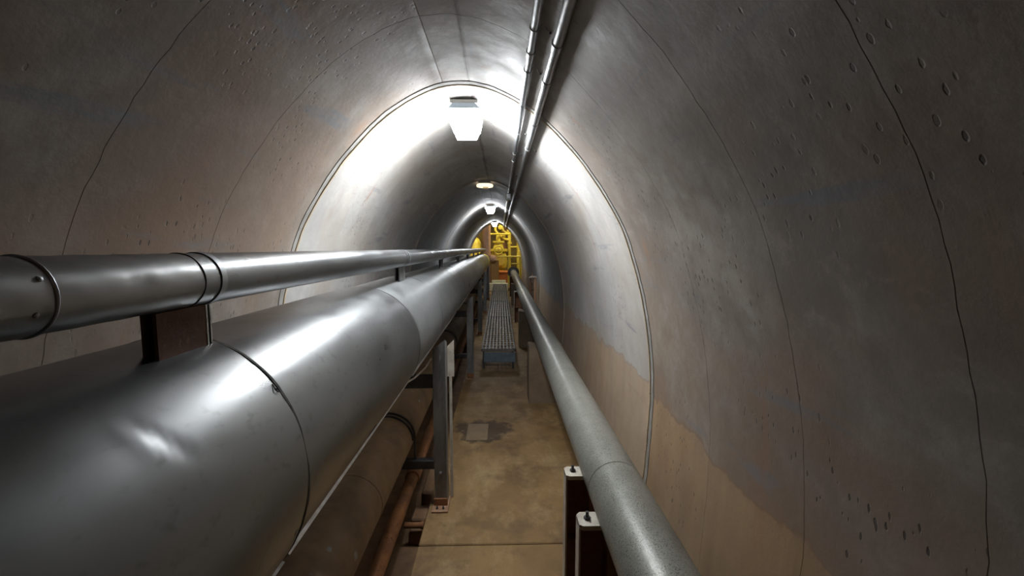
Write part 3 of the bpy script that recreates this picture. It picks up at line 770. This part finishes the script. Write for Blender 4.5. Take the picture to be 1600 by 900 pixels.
part(t, 'column', MB().lathe((.74, 18.0, .1), (0, 0, 1), [(0, .09), (1.8, .09), (1.8, .13), (1.9, .13)], 16), 'yellow')
part(t, 'cross_pipe', MB().tube([(-.45, 17.72, 2.14), (.2, 17.72, 2.14), (.36, 17.88, 2.14)], .035, 12), 'yellow')
part(t, 'cross_pipe', MB().tube([(.36, 17.9, 1.62), (.74, 18.0, 1.62)], .04, 12), 'yellow')
part(t, 'cross_pipe', MB().tube([(.36, 17.9, 1.9), (.15, 17.85, 1.95), (.05, 17.8, 2.05)], .05, 12), 'yellow')
for z in (.6, 1.2, 1.75):
    part(t, 'collar', MB().lathe((.36, 17.9, z), (0, 0, 1), [(0, .06), (0, .1), (.06, .1), (.06, .06)], 16), 'yellow')
t = thing('yellow_overhead_pipework', 'tangle of yellow and dark pipes high in the chamber', 'pipework', (.1, 18.6, 2.2))
part(t, 'bent_pipe', MB().tube([(-.3, 18.4, 2.6), (-.1, 18.4, 2.62), (.05, 18.4, 2.5), (.1, 18.4, 2.3), (.25, 18.4, 2.2), (.5, 18.4, 2.2)], .06, 12), 'yellow')
part(t, 'bent_pipe', MB().tube([(-.2, 18.2, 3.5), (-.2, 18.2, 2.3), (-.05, 18.2, 2.1), (.2, 18.2, 2.05)], .05, 12), 'yellow')
part(t, 'dark_pipe', MB().tube([(.5, 18.7, 3.5), (.5, 18.7, 2.4), (.6, 18.7, 2.1), (1.0, 18.7, 1.9)], .09, 12), 'rust_steel')
part(t, 'dark_pipe', MB().tube([(.15, 18.9, 3.5), (.15, 18.9, 1.2)], .11, 12), 'rust_steel')
part(t, 'lug', MB().lathe((0, 18.3, 2.42), (0, -1, 0), [(0, .09), (.1, .09), (.12, .05)], 14), 'yellow')
t = thing('yellow_guard_rail', 'bright yellow guard rail across the chamber on the right', 'railing', (.33, 16.75, .1))
part(t, 'top_rail', MB().tube([(-.10, 16.75, 1.27), (1.0, 16.75, 1.27)], .028, 12), 'yellow')
part(t, 'mid_rail', MB().tube([(.42, 16.75, 1.0), (1.0, 16.75, 1.0)], .024, 12), 'yellow')
for x in (.30, .74): part(t, 'rail_post', MB().lathe((x, 16.75, .1), (0, 0, 1), [(0, .028), (1.17, .028)], 12), 'yellow')
single('yellow_switch_cabinet', MB().box((.72, 17.2, .1), (1.2, 17.6, 1.5), .03).box((.76, 17.18, .5), (1.16, 17.2, 1.4), .004), 'yellow', 'yellow cabinet at the right edge of the tunnel mouth', 'cabinet', (.96, 17.4, .1))
single('yellow_tank', MB().lathe((-1.15, 18.2, .1), (0, 0, 1), [(0, .35), (1.7, .35), (1.85, .28), (1.95, .1)], 28), 'yellow', 'yellow tank glimpsed left of the pinkish vertical pipe', 'tank', (-1.15, 18.2, .1))
def flood(x, y, z, lab):
    t = thing('chamber_lamp', lab, 'lamp', (x, y, z), 'chamber lamps')
    part(t, 'lamp_bell', MB().lathe((x, y, z), (0, 0, -1), [(-.25, .03), (0, .04), (.02, .1), (.12, .2), (.13, .19), (.05, .09)], 24), 'dark_steel')
    part(t, 'bulb', MB().lathe((x, y, z - .06), (0, 0, -1), [(0, .05), (.06, .09), (.12, .07), (.14, .02)], 16), 'glow_warm')
flood(.9, 16.95, 3.25, 'warm ceiling lamp in the chamber above the guard rail')
flood(-.9, 17.3, 3.25, 'warm ceiling lamp in the chamber above the tank')
